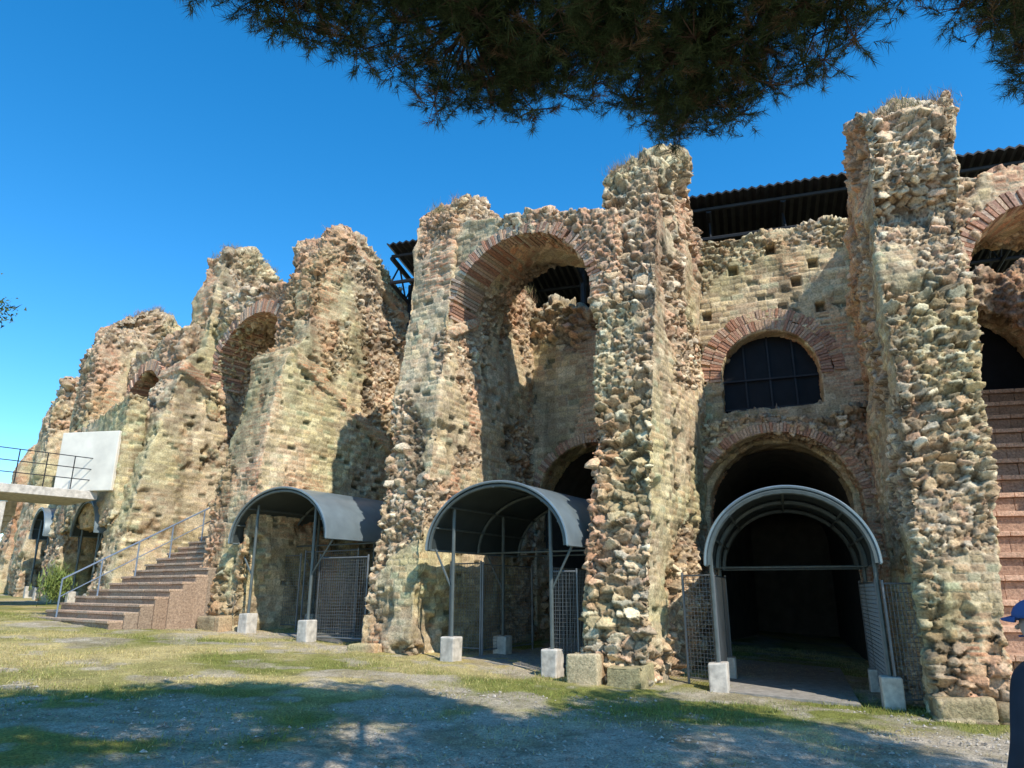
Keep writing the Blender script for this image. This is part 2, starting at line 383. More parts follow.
# --- bays 5-7
for (k1,k2,zs,i,zt) in (('P6','P5',7.3,5,10.0),('P7','P6',6.2,6,8.9),('P8','P7',5.5,7,8.3)):
    O,A,N,Ln=bay(k1,k2,1.8); RV=Ln/2-.8
    masonry('bay_vault_%d'%i,prism_n([(-Ln/2,5.0),(Ln/2,5.0),(Ln/2,zt+.3),(0,zt+.2),(-Ln/2,zt)],O,A,N,-.3,2.4),.06,A,N,zt+.4,cut=[prism_n(archpoly(0,RV,3,zs),O,A,N,-3,4)],parent=AMPH,rub=.05,amp=.6,seed=170+i,tuft=25)
    voussoirs('vault_arch_ring_%d'%i,O,A,N,0,zs,RV-.02,RV+.36,-.42,.3,.11,PAL_B,5,175,jit=.016,skip=.05)
    O,A,N,Ln=bay(k1,k2,4.8)
    masonry('bay_wall_%d'%i,prism_n(ragged(Ln/2,-.5,zt-.6,.3,i),O,A,N,0,.8),.07,A,N,zt,parent=AMPH,rub=-.1,amp=.6,seed=180+i)
O,A,N,Ln=bay('P6','P5',.1)
masonry('bay_front_wall_5',prism_n([(-Ln/2,3.5),(Ln/2,3.5),(Ln/2,7.6),(0,7.3),(-Ln/2,7.1)],O,A,N,0,.6),.05,A,N,8.5,parent=AMPH,rub=-.15,red=-.05,amp=.4,seed=178)
# --- bay 0 right of R
O,A,N,Ln=bay('R','R2',1.9); RV=Ln/2-1.0
masonry('bay_vault_0',prism_n([(-Ln/2,5.6),(Ln/2,5.6),(Ln/2,9.0),(.4,9.1),(-1.2,8.75),(-Ln/2,8.6)],O,A,N,-.5,1.5),.036,A,N,10.8,cut=[prism_n(archpoly(.25,RV,4,6.75),O,A,N,-3,4)],parent=AMPH,rub=.0,amp=.35,seed=191,tuft=10)
voussoirs('vault_arch_ring_0',O,A,N,.25,6.75,RV-.02,RV+.26,-.54,.3,.085,PAL_B,4,172,jit=.016)
O,A,N,Ln=bay('R','R2',6.2)
masonry('bay_wall_0',prism_n(ragged(Ln/2,-.5,9.0,.3,8),O,A,N,0,.8),.05,A,N,9.6,cut=[prism_n(archpoly(-.2,1.9,5.6,6.3),O,A,N,-1,2)],parent=AMPH,rub=-.1,red=.03,amp=.5,seed=195)
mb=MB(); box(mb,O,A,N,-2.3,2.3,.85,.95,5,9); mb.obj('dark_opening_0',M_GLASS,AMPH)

# ashlar footing blocks (worn)
def foot(i,k,a0,a1,n0,n1,h):
    O,A,N=PIER[k]; z=G(O.x,O.y)
    masonry('footing_block_%d'%i,prism_n([(a0,z-.4),(a1,z-.4),(a1-.02,z+h),(a0+.03,z+h-.03)],O,A,N,n0,n1),.025,A,N,50,parent=AMPH,rub=-.6,red=-.3,amp=.45,seed=300+i*7,csize=.7,pits=1.2,dark=.18)
foot(1,'M',-.70,-.14,-.33,.4,.48); foot(2,'M',-.08,.55,-.26,.4,.32)
foot(3,'R',-.48,.2,-.25,.4,.28); foot(4,'R',.24,.7,-.18,.4,.22)
foot(5,'L',-.75,.0,-.22,.4,.16); foot(6,'LL',-1.0,-.2,-.28,.4,.24); foot(7,'LL',-.12,.75,-.26,.4,.28)

# ------------------------------------------------------------ canopies
def canopy(O,A,N,hw,zs,rise,depth,postx,front=0.,braces=True,blocks=True,rimr=.035,name='tunnel_canopy'):
    g=G(O.x,O.y); E=empty(name)
    n=36
    def P(a,e,z): 
        p=O+A*a+N*e; p.z=z; return p
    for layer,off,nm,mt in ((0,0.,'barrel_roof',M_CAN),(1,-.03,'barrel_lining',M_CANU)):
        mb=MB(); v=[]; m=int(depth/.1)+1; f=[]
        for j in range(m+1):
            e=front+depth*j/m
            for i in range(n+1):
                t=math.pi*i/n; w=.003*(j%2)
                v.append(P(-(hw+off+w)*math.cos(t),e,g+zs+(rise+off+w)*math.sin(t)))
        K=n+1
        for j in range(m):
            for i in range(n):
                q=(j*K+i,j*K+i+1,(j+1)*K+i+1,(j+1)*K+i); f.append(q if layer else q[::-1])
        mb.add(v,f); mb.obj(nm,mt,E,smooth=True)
    mb=MB()
    pr=[P(-(hw-.012)*math.cos(math.pi*i/36),front-.004,g+zs+(rise-.012)*math.sin(math.pi*i/36)) for i in range(37)]
    path(mb,pr,.026,6)
    for s in (-1,1): tube(mb,P(s*(hw-.015),front,g+zs),P(s*(hw-.015),front+depth,g+zs),.022)
    mb.obj('edge_trim',M_CAN,E)
    mb=MB()
    for e in (front+.03,front+depth*.5,front+depth-.05):
        path(mb,[P(-(hw-.07)*math.cos(math.pi*i/24),e,g+zs+(rise-.08)*math.sin(math.pi*i/24)) for i in range(25)],rimr)
        if e>front+.1: tube(mb,P(-hw+.05,e,g+zs),P(hw-.05,e,g+zs),.02)
    for t in (.12,.25,.5,.75,.88):
        a=math.pi*t; tube(mb,P(-(hw-.09)*math.cos(a),front,g+zs+(rise-.10)*math.sin(a)),P(-(hw-.09)*math.cos(a),front+depth,g+zs+(rise-.10)*math.sin(a)),.02)
    mb.obj('roof_frame',M_CANIN,E)
    mb=MB(); mc=MB()
    for s in (-1,1):
        for e in (front+.25,front+depth*.6):
            x=s*postx; pz=G(*(P(x,e,0).xy))
            ztop=g+zs+rise*math.sqrt(max(0,1-(postx/hw)**2))-.08
            tube(mb,P(x,e,pz+.3),P(x,e,ztop),.035,seg=8)
            if braces: tube(mb,P(x,e,g+zs-.75),P(s*(hw-.04),e,g+zs+.02),.022)
            if blocks: box(mc,P(x,e,0),A,N,-.15,.15,-.15,.15,pz-.1,pz+(.42 if e<front+.5 else .36),(.5,.5,.5),jit=.014)
    mb.obj('posts',M_CANIN,E)
    if blocks: mc.obj('concrete_feet',M_CONC,E,bevel=.025)
    return E
def fence(O,A,N,p,q,h,z0=.12,name='wire_mesh_fence'):
    P=O+A*p[0]+N*p[1]; Q=O+A*q[0]+N*q[1]; d=(Q-P); Ln=d.length; d.normalize(); nn=Vector((-d.y,d.x,0))
    g=G((P.x+Q.x)/2,(P.y+Q.y)/2); mb=MB(); sp=.065
    k=max(1,int(Ln/sp))
    for i in range(k+1):
        a=Ln*i/k; tube(mb,P+d*a+Vector((0,0,g+z0)),P+d*a+Vector((0,0,g+h)),.0045,seg=3,cap=False)
    k=int((h-z0)/sp)
    for i in range(k+1):
        z=g+z0+(h-z0)*i/k; tube(mb,P+nn*.008+Vector((0,0,z)),Q+nn*.008+Vector((0,0,z)),.0045,seg=3,cap=False)
    for a in (0,Ln): tube(mb,P+d*a+Vector((0,0,g-.05)),P+d*a+Vector((0,0,g+h+.05)),.022,seg=6)
    for z in (z0,h): tube(mb,P+Vector((0,0,g+z)),Q+Vector((0,0,g+z)),.015,seg=5)
    return mb.obj(name,M_WIRE)
def midbay(k1,k2):
    a=PIER[k1][0]; b=PIER[k2][0]; A=(b-a); Ln=A.length; A.normalize(); return (a+b)/2,A,Vector((-A.y,A.x,0)),Ln
O,A,N,Ln=midbay('M','R'); Oc=O+A*.33
canopy(Oc,A,N,1.30,2.0,1.22,3.2,1.22,front=.35,braces=False,rimr=.05)
fence(Oc,A,N,(-1.75,1.0),(-1.22,.7),1.75); fence(Oc,A,N,(1.28,.5),(1.8,.8),1.75)
fence(Oc,A,N,(1.20,.6),(1.20,3.2),1.75); fence(Oc,A,N,(-1.20,.6),(-1.20,3.2),1.75)
O,A,N,Ln=midbay('L','M')
canopy(O+A*.20-N*.15,A,N,1.52,2.05,1.2,3.4,1.05)
fence(O,A,N,(-1.7,1.2),(-.95,1.2),1.75); fence(O,A,N,(1.15,.3),(1.15,2.6),1.75); fence(O,A,N,(-.9,1.2),(-.9,3.2),1.75); fence(O,A,N,(1.15,.3),(1.6,.4),1.7)
O,A,N,Ln=midbay('LL','L')
canopy(O-A*.58-N*.1,A,N,1.66,2.05,1.2,3.6,1.0)
fence(O,A,N,(-2.0,1.4),(-1.4,1.4),1.75); fence(O,A,N,(.5,.3),(.5,2.8),1.75); fence(O,A,N,(.5,.3),(1.9,.35),1.75); fence(O,A,N,(-1.35,1.5),(.45,1.5),1.9)
O,A,N,Ln=midbay('P6','P5')
canopy(O+A*.6,A,N,1.2,2.2,1.1,2.6,.85)
O,A,N,Ln=midbay('P7','P6')
canopy(O+A*.3,A,N,1.2,2.2,1.1,2.6,.85)
for k1,k2 in (('M','R'),('L','M'),('LL','L')):
    O,A,N,Ln=midbay(k1,k2); mb=MB()
    v=[]
    for a,e in ((-.9,.5),(1.1,.4),(1.15,5.5),(-.95,5.5)):
        p=O+A*a+N*e; p.z=G(p.x,p.y)+.02; v.append(p)
    v2=[p-Vector((0,0,.2)) for p in v]
    mb.add(v2+v,BOXF); mb.obj('paved_passage',M_FLOOR)

# ------------------------------------------------------------ staircase in bay 4
A,N=frame(38); S0=Vector((-10.6,17.6,0)); ST=empty('stone_staircase'); mb=MB(); z=G(S0.x,S0.y)-.08
n=22
for i in range(n):
    w0,w1=(-1.9,2.4) if i<5 else (-1.2,2.6)
    if i<5: w0+=.06*i; w1+=.05*i
    ns=7; xs=[w0+(w1-w0)*j/ns for j in range(ns+1)]
    for j in range(ns):
        t=random.random(); c=Vector((.50,.33,.22))*(1-t)+Vector((.42,.32,.23))*t
        c=c*random.uniform(.85,1.08)
        box(mb,S0,A,N,xs[j]+.002,xs[j+1]-.002,i*.29+.03,i*.29+.34,z-.3,z+.165*(i+1)-.06,c*.8,jit=.004)
        box(mb,S0,A,N,xs[j]+.002,xs[j+1]-.002,i*.29-.005,i*.29+.345,z+.165*(i+1)-.058,z+.165*(i+1),c*1.1,jit=.005)
mb.obj('steps',M_STONE,ST,bevel=.01)
mb=MB(); box(mb,S0,A,N,-1.2,2.5,n*.29,n*.29+2.5,0,z+.165*n); mb.obj('upper_landing',M_STONE,ST)
HR=empty('handrail'); mb=MB()
for off in (-.75,):
    pts=[]
    for i in range(0,22,3):
        p=S0+A*off+N*(i*.29+.15); zz=z+.165*(i+1); q=Vector((p.x,p.y,zz+.9)); tube(mb,(p.x,p.y,zz-.05),q,.02); pts.append(q)
    path(mb,pts,.022); path(mb,[q-Vector((0,0,.42)) for q in pts],.013)
mb.obj('rail_tubes',M_RAIL,HR)
# seating staircase in bay 0
O,A,N,Ln=midbay('R','R2'); mb=MB(); g=G(O.x,O.y)
for i in range(15):
    zt=g+.5+.37*(i+1); y0=.5+i*.37
    for j in range(9):
        c=Vector((.52,.33,.23))*random.uniform(.8,1.1)
        a0=-Ln/2+.3+(Ln-.7)*j/9; a1=a0+(Ln-.7)/9
        box(mb,O,A,N,a0+.003,a1-.003,y0+.07,y0+.5,g-.2,zt-.09,c*.8,jit=.004)
        box(mb,O,A,N,a0+.003,a1-.003,y0-.01,y0+.46,zt-.085,zt,c*1.15,jit=.004)
mb.obj('brick_seating_steps',M_STONE,None,bevel=.01)

# ------------------------------------------------------------ concrete platform at left
A,N=frame(40); C=Vector((-12.75,21.75,0)); PL=empty('concrete_platform'); mb=MB()
box(mb,C,A,N,-2.4,0,-2.9,.1,4.25,4.5); box(mb,C,A,N,-2.4,-.02,-2.9,-2.7,4.0,4.24)
mb.obj('slab',M_CONC,PL,bevel=.015)
mb=MB(); box(mb,C,A,N,-.5,-.1,-2.5,-2.2,G(C.x,C.y)-.3,4.0); box(mb,C,A,N,-2.3,-1.95,-2.5,-2.2,G(C.x,C.y)-.3,4.0); mb.obj('columns',M_CONC,PL,bevel=.02)
WA,WN=frame(10)
mb=MB(); box(mb,Vector((-14.1,21.85,0)),WA,WN,0,2.0,0,.18,4.5,6.35); mb.obj('white_parapet_wall',M_PLAST,PL,bevel=.02)
mb=MB()
for i in range(14): box(mb,C,A,N,-2.45-.28*(i+1),-2.42-.28*i,-2.9,-1.3,4.2-.17*(i+1)-.2,4.42-.17*(i+1))
mb.obj('side_flight',M_CONC,PL)
mb=MB()
def rail(mb,p,q,n=6,h=1.0):
    p=Vector(p);q=Vector(q)
    for i in range(n+1):
        a=p.lerp(q,i/n); tube(mb,a,a+Vector((0,0,h)),.016)
    for k in (1.,.66,.33): tube(mb,p+Vector((0,0,h*k)),q+Vector((0,0,h*k)),.014)
def pp(a,e,z): 
    p=C+A*a+N*e; p.z=z; return p
rail(mb,pp(-.05,-2.85,4.5),pp(-.05,.05,4.5),4); rail(mb,pp(-.05,-2.85,4.5),pp(-2.35,-2.85,4.5),3)
rail(mb,pp(-2.45,-2.85,4.3),pp(-6.3,-2.85,1.95),6)
mb.obj('railing',M_ROOF,PL)

# ------------------------------------------------------------ grandstand roof behind
P0=Vector((14.5,14.2,0)); P1=Vector((-3.9,20.0,0)); D=(P1-P0); Ln=D.length; D.normalize(); B=Vector((-D.y,D.x,0)); B=B if B.y>0 else -B
GS=empty('grandstand_roof'); mb=MB(); v=[];f=[]; m=int(Ln/.11); RZ=.2
for i in range(m+1):
    a=Ln*i/m; w=.035 if i%2 else -.035
    for (b,z) in ((0,11.75+RZ),(7,10.9+RZ)):
        p=P0+D*a+B*b; v.append(Vector((p.x,p.y,z+w)))
    for (b,z) in ((7,10.85+RZ),(0,11.70+RZ)):
        p=P0+D*a+B*b; v.append(Vector((p.x,p.y,z+w)))
for i in range(m):
    for k in range(4): f.append((i*4+k,i*4+(k+1)%4,i*4+4+(k+1)%4,i*4+4+k))
mb.add(v,f); mb.obj('corrugated_roof',M_ROOF,GS)
mb=MB()
for i in range(11):
    a=Ln*i/10
    p=P0+D*a; R_=RZ; tube(mb,(p+B*.4)+Vector((0,0,11.45+R_)),(p+B*6.8)+Vector((0,0,10.6+R_)),.08); tube(mb,(p+B*.4)+Vector((0,0,10.6+R_)),(p+B*6.8)+Vector((0,0,9.9+R_)),.06)
    for k in range(6):
        b=.4+6.4*k/6; b2=b+6.4/12
        tube(mb,(p+B*b)+Vector((0,0,10.6-.7*k/6+R_)),(p+B*b2)+Vector((0,0,11.4-.8*k/6+R_)),.03); tube(mb,(p+B*b2)+Vector((0,0,11.4-.8*k/6+R_)),(p+B*(b+6.4/6))+Vector((0,0,10.6-.7*(k+1)/6+R_)),.03)
    tube(mb,(p+B*1.8)+Vector((0,0,5)),(p+B*1.8)+Vector((0,0,11.3)),.09)
for b,z in ((.4,11.5),(.4,10.6),(3.5,10.3),(3.5,11.1)): tube(mb,P0+B*b+Vector((0,0,z+RZ)),P1+B*b+Vector((0,0,z+RZ)),.06)
mb.obj('roof_trusses',M_ROOF,GS)
mb=MB()
v=[P0+B*7+Vector((0,0,4)),P1+B*7-D*1.8+Vector((0,0,4)),P1+B*7-D*1.8+Vector((0,0,11.1)),P0+B*7+Vector((0,0,11.1))]; mb.add(v,[(0,1,2,3)]); mb.obj('rear_screen',M_ROOF,GS)

# ------------------------------------------------------------ ground
def axis(lo,hi,step,far,k=1.25):
    a=list(np.arange(lo,hi+1e-6,step)); s=step
    x=hi
    while x<far: s*=k; x+=s; a.append(x)
    s=step; x=lo
    while x>-far: s*=k; x-=s; a.insert(0,x)
    return np.array(a)
xs=axis(-16,9,.06,900); ys=axis(2.5,20,.06,900)
X,Y=np.meshgrid(xs,ys); P=np.stack([X.ravel(),Y.ravel(),np.zeros(X.size)],1)
def pathmask(P):
    x=P[:,0]; y=P[:,1]
    b=10.0-.06*np.maximum(0,x)-1.1*np.maximum(0,-x-.2)
    b=np.maximum(b,4.2)
    nz=(fbm(P/1.6,3,901)-.5)*3.4+(fbm(P/.3,2,902)-.5)*1.8
    m=ss(-.9,.9,b-y+nz)
    m2=ss(.58,.68,fbm(P/1.3,3,905)+.20*np.exp(-((x+11)**2/8+(y-13.6)**2/2.)))
    m3=ss(.58,.68,fbm(P/.55,3,906))*.7
    return np.maximum(np.maximum(m-.35*ss(.5,.62,fbm(P/.7,3,907))*ss(6,9,y),m2*.85),m3)
nearm=(np.abs(P[:,0]+3)<16)&(P[:,1]>0)&(P[:,1]<24)
Z=gz(P[:,0],P[:,1])
pm=np.clip(pathmask(P),0,1)
Z=Z+np.where(nearm,(fbm(P/.9,3,910)-.5)*.07+(fbm(P/.15,2,911)-.5)*.03,0)
P[:,2]=Z
nx,ny=len(xs),len(ys)
ii=np.arange(nx*ny).reshape(ny,nx)
F=np.stack([ii[:-1,:-1],ii[:-1,1:],ii[1:,1:],ii[1:,:-1]],-1).reshape(-1,4)
me=bpy.data.meshes.new('ground'); me.vertices.add(len(P)); me.vertices.foreach_set('co',P.astype(np.float32).ravel())
me.loops.add(F.size); me.loops.foreach_set('vertex_index',F.ravel().astype(np.int32))
me.polygons.add(len(F)); me.polygons.foreach_set('loop_start',np.arange(0,F.size,4,dtype=np.int32)); me.polygons.foreach_set('loop_total',np.full(len(F),4,np.int32))
me.update(calc_edges=True); me.polygons.foreach_set('use_smooth',[True]*len(F))
dry=ss(.40,.62,fbm(P/2.1,3,920))
gr=np.array([.22,.22,.055]); dr=np.array([.52,.41,.18]); pa=np.array([.50,.42,.32])
C_=gr*(1-dry[:,None])+dr*dry[:,None]
fine=fbm(P/.18,3,930)[:,None]
C_=C_*(.6+.8*fine)
pc=pa*(.55+.9*fbm(P/.09,2,940)[:,None])
pc=pc*(1-ss(.45,.7,fbm(P/.6,3,941))[:,None]*np.array([.30,.32,.42]))
bl=(pm*.95)[:,None]
C_=C_*(1-bl)+pc*bl
a=me.color_attributes.new('Col','FLOAT_COLOR','POINT'); a.data.foreach_set('color',np.concatenate([C_,np.ones((len(C_),1))],1).astype(np.float32).ravel())
me.materials.append(mat_attr('ground_grass_and_dirt',.97,.8,38.,.45,1.5))
scene.collection.objects.link(bpy.data.objects.new('ground',me))

def tri_mesh(name,V,cols,mat,nper=3):
    n=len(V)//nper
    me=bpy.data.meshes.new(name); me.vertices.add(len(V)); me.vertices.foreach_set('co',V.astype(np.float32).ravel())
    me.loops.add(len(V)); me.loops.foreach_set('vertex_index',np.arange(len(V),dtype=np.int32))
    me.polygons.add(n); me.polygons.foreach_set('loop_start',np.arange(0,len(V),nper,dtype=np.int32)); me.polygons.foreach_set('loop_total',np.full(n,nper,np.int32))
    me.update(calc_edges=True)
    a=me.color_attributes.new('Col','FLOAT_COLOR','POINT'); a.data.foreach_set('color',np.concatenate([cols,np.ones((len(cols),1))],1).astype(np.float32).ravel())
    me.materials.append(mat); o=bpy.data.objects.new(name,me); scene.collection.objects.link(o); return o
def leafmat(name,rough=.6):
    m=bpy.data.materials.new(name); N_,L_=nodes_of(m); b=N_['Principled BSDF']
    at=N_.new('ShaderNodeAttribute'); at.attribute_name='Col'; L_.new(at.outputs['Color'],b.inputs['Base Color']); b.inputs['Roughness'].default_value=rough
    b.inputs['Specular IOR Level'].default_value=.2
    return m
M_GRASS=leafmat('grass_blades'); M_NEEDLE=leafmat('pine_needles',.55)
def blades(base,h,w,colr,lean=.6):
    n=len(base); ang=rng.uniform(0,2*np.pi,n); la=rng.uniform(0,2*np.pi,n); ll=rng.uniform(0,lean,n)*h
    d=np.stack([np.cos(ang),np.sin(ang),np.zeros(n)],1)*w[:,None]
    tip=base+np.stack([np.cos(la)*ll,np.sin(la)*ll,h],1)
    V=np.stack([base-d,base+d,tip],1).reshape(-1,3)
    return V,np.repeat(colr,3,0)
n=240000
bx=rng.uniform(-15,8,n); by=3+rng.uniform(0,1,n)**.9*17
B3=np.stack([bx,by,np.zeros(n)],1)
keep=rng.uniform(0,1,n)>pathmask(B3)*.97
keep&= fbm(B3/.5,2,950)>rng.uniform(.2,.6,n)
B3=B3[keep]; B3[:,2]=gz(B3[:,0],B3[:,1])-.01
n=len(B3); dryb=ss(.38,.64,fbm(B3/2.1*np.array([1,1,0]),3,920)+rng.uniform(-.2,.2,n))[:,None]
colr=(np.array([.21,.24,.05])*(1-dryb)+np.array([.58,.47,.20])*dryb)*rng.uniform(.6,1.3,(n,1))
V,Cc=blades(B3,rng.uniform(.02,.065,n),rng.uniform(.003,.006,n),colr,1.2)
tri_mesh('grass',V,Cc,M_GRASS)
# gravel
n=22000; bx=rng.uniform(-9,7,n); by=rng.uniform(3,11,n); B3=np.stack([bx,by,np.zeros(n)],1)
keep=rng.uniform(0,1,n)<pathmask(B3); B3=B3[keep]; n=len(B3); B3[:,2]=gz(B3[:,0],B3[:,1])+.0
r=.006+.022*rng.uniform(0,1,n)**3
octv=np.array([(1,0,0),(0,1,0),(-1,0,0),(0,-1,0),(0,0,.7),(0,0,-.7)]); octf=[(0,1,4),(1,2,4),(2,3,4),(3,0,4)]
th=rng.uniform(0,6.28,n); c,s=np.cos(th),np.sin(th)
ov=octv[None]*r[:,None,None]*rng.uniform(.6,1.4,(n,6,1))
ox=ov[:,:,0]*c[:,None]-ov[:,:,1]*s[:,None]; oy=ov[:,:,0]*s[:,None]+ov[:,:,1]*c[:,None]
ov=np.stack([ox,oy,ov[:,:,2]],2)+B3[:,None]
V=np.concatenate([ov[:,list(t)] for t in octf],1).reshape(-1,3)
Cc=np.repeat(np.array([.44,.38,.31])*rng.uniform(.4,1.2,(n,1)),12,0)
tri_mesh('gravel',V,Cc,mat_attr('gravel_stone',.9,.1))
# dry tufts on ruins
if TOPS:
    T=np.array(TOPS); k=60; base=np.repeat(T,k,0)+rng.normal(0,.09,(len(T)*k,3))*np.array([1,1,.2]); n=len(base)
    sc=np.repeat(rng.uniform(.25,1.,len(T)),k)
    tint=np.repeat(rng.uniform(0,1,len(T)),k)[:,None]
    colr=(np.array([.38,.23,.13])*(1-tint)+np.array([.32,.27,.12])*tint)*rng.uniform(.5,1.3,(n,1))
    V,Cc=blades(base,sc*rng.uniform(.08,.32,n),np.full(n,.006),colr,1.)
    tri_mesh('dry_grass_tufts',V,Cc,M_GRASS)
# shrub beside the steps
c0=np.array((-12.0,19.4,G(-11.9,19.4)+.75)); b=c0+rng.normal(0,.17,(600,3))*np.array([1,1,1.1])
V,Cc=blades(b,rng.uniform(.1,.25,600),np.full(600,.018),np.array([.17,.21,.05])*rng.uniform(.6,1.5,(600,1)),1.)
tri_mesh('green_shrub',V,Cc,M_GRASS)

# ------------------------------------------------------------ pine tree
EX=[-7,-5,-3.2,-2.6,-2.3,-1.9,-1.5,-1.15,-.9,-.5,-.2,.1,.4,.7,1.0,1.35,1.7,1.95,2.15,2.45,2.8,3.0,3.15,3.5,4.0,4.5,5.5,7,9]
EY=[1.5,3.2,3.7,4.2,4.85,4.95,5.1,5.3,5.75,6.1,6.25,6.15,5.75,5.7,5.8,6.2,6.6,6.45,6.0,5.6,5.15,4.6,4.2,4.75,5.1,5.4,6.5,6.2,4.5]
clusters=[]
def zb(x,y):
    e=np.interp(x,EX,EY); inn=e-y
    z=5.95+.22*min(inn,6)
    if x<-2.4: z+=min(1.6,(-2.4-x)*1.0)
    if x>4.6: z+=min(1.2,(x-4.6)*.8)
    return z
for i in range(2100):
    x=random.uniform(-7.4,9); e=np.interp(x,EX,EY); y=random.uniform(-6.5,e-.8)
    if (x-1.0)**2/76+(y+.5)**2/50>1.05: continue
    clusters.append((x,y,zb(x,y)+random.uniform(.1,1.4),random.uniform(.35,.6),0))
for i in range(640):
    x=random.uniform(-2.7,5.0); e=np.interp(x,EX,EY); y=e-.22-random.random()**1.5*1.9
    clusters.append((x,y,zb(x,y)+random.uniform(-.08,.6),random.uniform(.2,.36),1))
PT=empty('pine_tree'); mb=MB(); Tb=Vector((2.6,-2.6,0))
tp=[Tb+Vector((0,0,-.3)),Tb+Vector((.1,.05,2)),Tb+Vector((-.05,.2,4)),Tb+Vector((.1,.5,5.6)),Tb+Vector((.2,.9,7))]
rad=[.38,.30,.26,.22,.15]
for i in range(4): tube(mb,tp[i],tp[i+1],rad[i],rad[i+1],12)
nodes=[]
def limb(a,b,r0,r1,n=7,wob=.22):
    a=Vector(a);b=Vector(b); prev=a; 
    for i in range(1,n+1):
        t=i/n; p=a.lerp(b,t)+Vector([random.uniform(-wob,wob) for _ in range(3)])*(1 if i<n else .3); p.z+=.5*math.sin(t*math.pi)*.6
        ra=r0+(r1-r0)*(i-1)/n; rb=r0+(r1-r0)*t
        tube(mb,prev,p,ra,rb,7,cap=False); nodes.append((p,rb)); prev=p
for (ex,ey) in ((-1.9,4.3),(-.3,5.2),(1.0,4.8),(1.75,5.4),(2.6,4.5),(4.0,4.5),(6.5,5),(-4.5,2.5),(-5,-1),(-2,-5),(3,-6),(7.5,0),(7,-4),(0,1.5),(4,1.5)):
    st=tp[3].lerp(tp[4],random.random()); limb(st,(ex,ey,zb(ex,ey)+.45),.09,.022,8)
for (x,y,z,r,vis) in clusters:
    c=Vector((x,y,z)); q,rr=min(nodes,key=lambda t:(t[0]-c).length)
    mid=q.lerp(c,.5)+Vector([random.uniform(-.1,.1) for _ in range(3)])
    tube(mb,q,mid,min(rr,.018),.011,5,cap=False); tube(mb,mid,c,.011,.005,5,cap=False)
NT=[];TD=[];VS=[]
for (x,y,z,r,vis) in clusters:
    c=np.array([x,y,z]); k=int(20*(r/.35)**2)+6
    if not vis: k=int(k*.5)
    for j in range(k):
        d=rng.normal(0,1,3); d/=np.linalg.norm(d); d[2]=d[2]*.55
        p=c+d*r*rng.uniform(.35,1.05); NT.append(p); VS.append(vis); dd=d+np.array([0,0,.35])+rng.normal(0,.25,3); TD.append(dd/np.linalg.norm(dd))
        if j%2==0 and vis: tube(mb,c,p,.005,.003,3,cap=False)
mb.obj('trunk_and_limbs',M_BARK,PT,smooth=True)
NT=np.array(NT);TD=np.array(TD);VS=np.array(VS)
for vis,K,wd,nm in ((1,46,.0023,'needle_foliage'),(0,16,.010,'needle_foliage_crown')):
    nt=NT[VS==vis]; td=TD[VS==vis]
    base=np.repeat(nt,K,0); ax=np.repeat(td,K,0); n=len(base)
    t=rng.uniform(-.09,.05,n)[:,None]; base=base+ax*t
    d=rng.normal(0,1,(n,3)); d/=np.linalg.norm(d,axis=1)[:,None]; d=d*.75+ax*.75; d/=np.linalg.norm(d,axis=1)[:,None]
    ln=rng.uniform(.07,.13,n)[:,None]*(1 if vis else 1.5); sd=np.cross(d,rng.normal(0,1,(n,3))); sd/=np.linalg.norm(sd,axis=1)[:,None]
    V=np.stack([base-sd*wd,base+sd*wd,base+d*ln],1).reshape(-1,3)
    cl=np.repeat(rng.uniform(0,1,len(nt)),K)[:,None]
    brown=(cl>.90)
    colr=np.where(brown,np.array([.16,.10,.05]),np.array([.040,.062,.022])*(1-cl)+np.array([.075,.10,.035])*cl)*rng.uniform(.6,1.4,(n,1))
    o=tri_mesh(nm,V,np.repeat(colr,3,0),M_NEEDLE); o.parent=PT

# ------------------------------------------------------------ small broadleaf tree (only a twig reaches the picture)
BT=empty('broadleaf_tree'); mb=MB(); tb=Vector((-9.9,9.4,G(-9.9,9.4)-.1))
pts=[tb,tb+Vector((.05,.1,1.8)),tb+Vector((-.1,.2,3.4)),tb+Vector((.0,.3,5.2))]
for i in range(3): tube(mb,pts[i],pts[i+1],.16-.04*i,.12-.04*i,9)
L3=[];
for i in range(70):
    a=random.uniform(0,6.28); rr=random.uniform(.5,1.5); q=tb+Vector((rr*math.cos(a),rr*math.sin(a)+.3,random.uniform(3.2,6.0)))
    if i==0: q=Vector((-7.85,10.2,5.75))
    if i==1: q=Vector((-8.0,10.2,5.6))
    s=pts[2].lerp(pts[3],random.random()); tube(mb,s,q,.025,.006,5,cap=False)
    L3.append(np.array(q)+rng.normal(0,.09 if i<2 else .25,(90 if i<2 else 120,3)))
mb.obj('trunk_and_branches',M_BARK,BT)
L3=np.concatenate(L3); n=len(L3)
V,Cc=blades(L3,rng.uniform(-.07,.07,n),np.full(n,.022),np.array([.07,.10,.035])*rng.uniform(.6,1.5,(n,1)),2.)
o=tri_mesh('leaves',V,Cc,M_GRASS); o.parent=BT

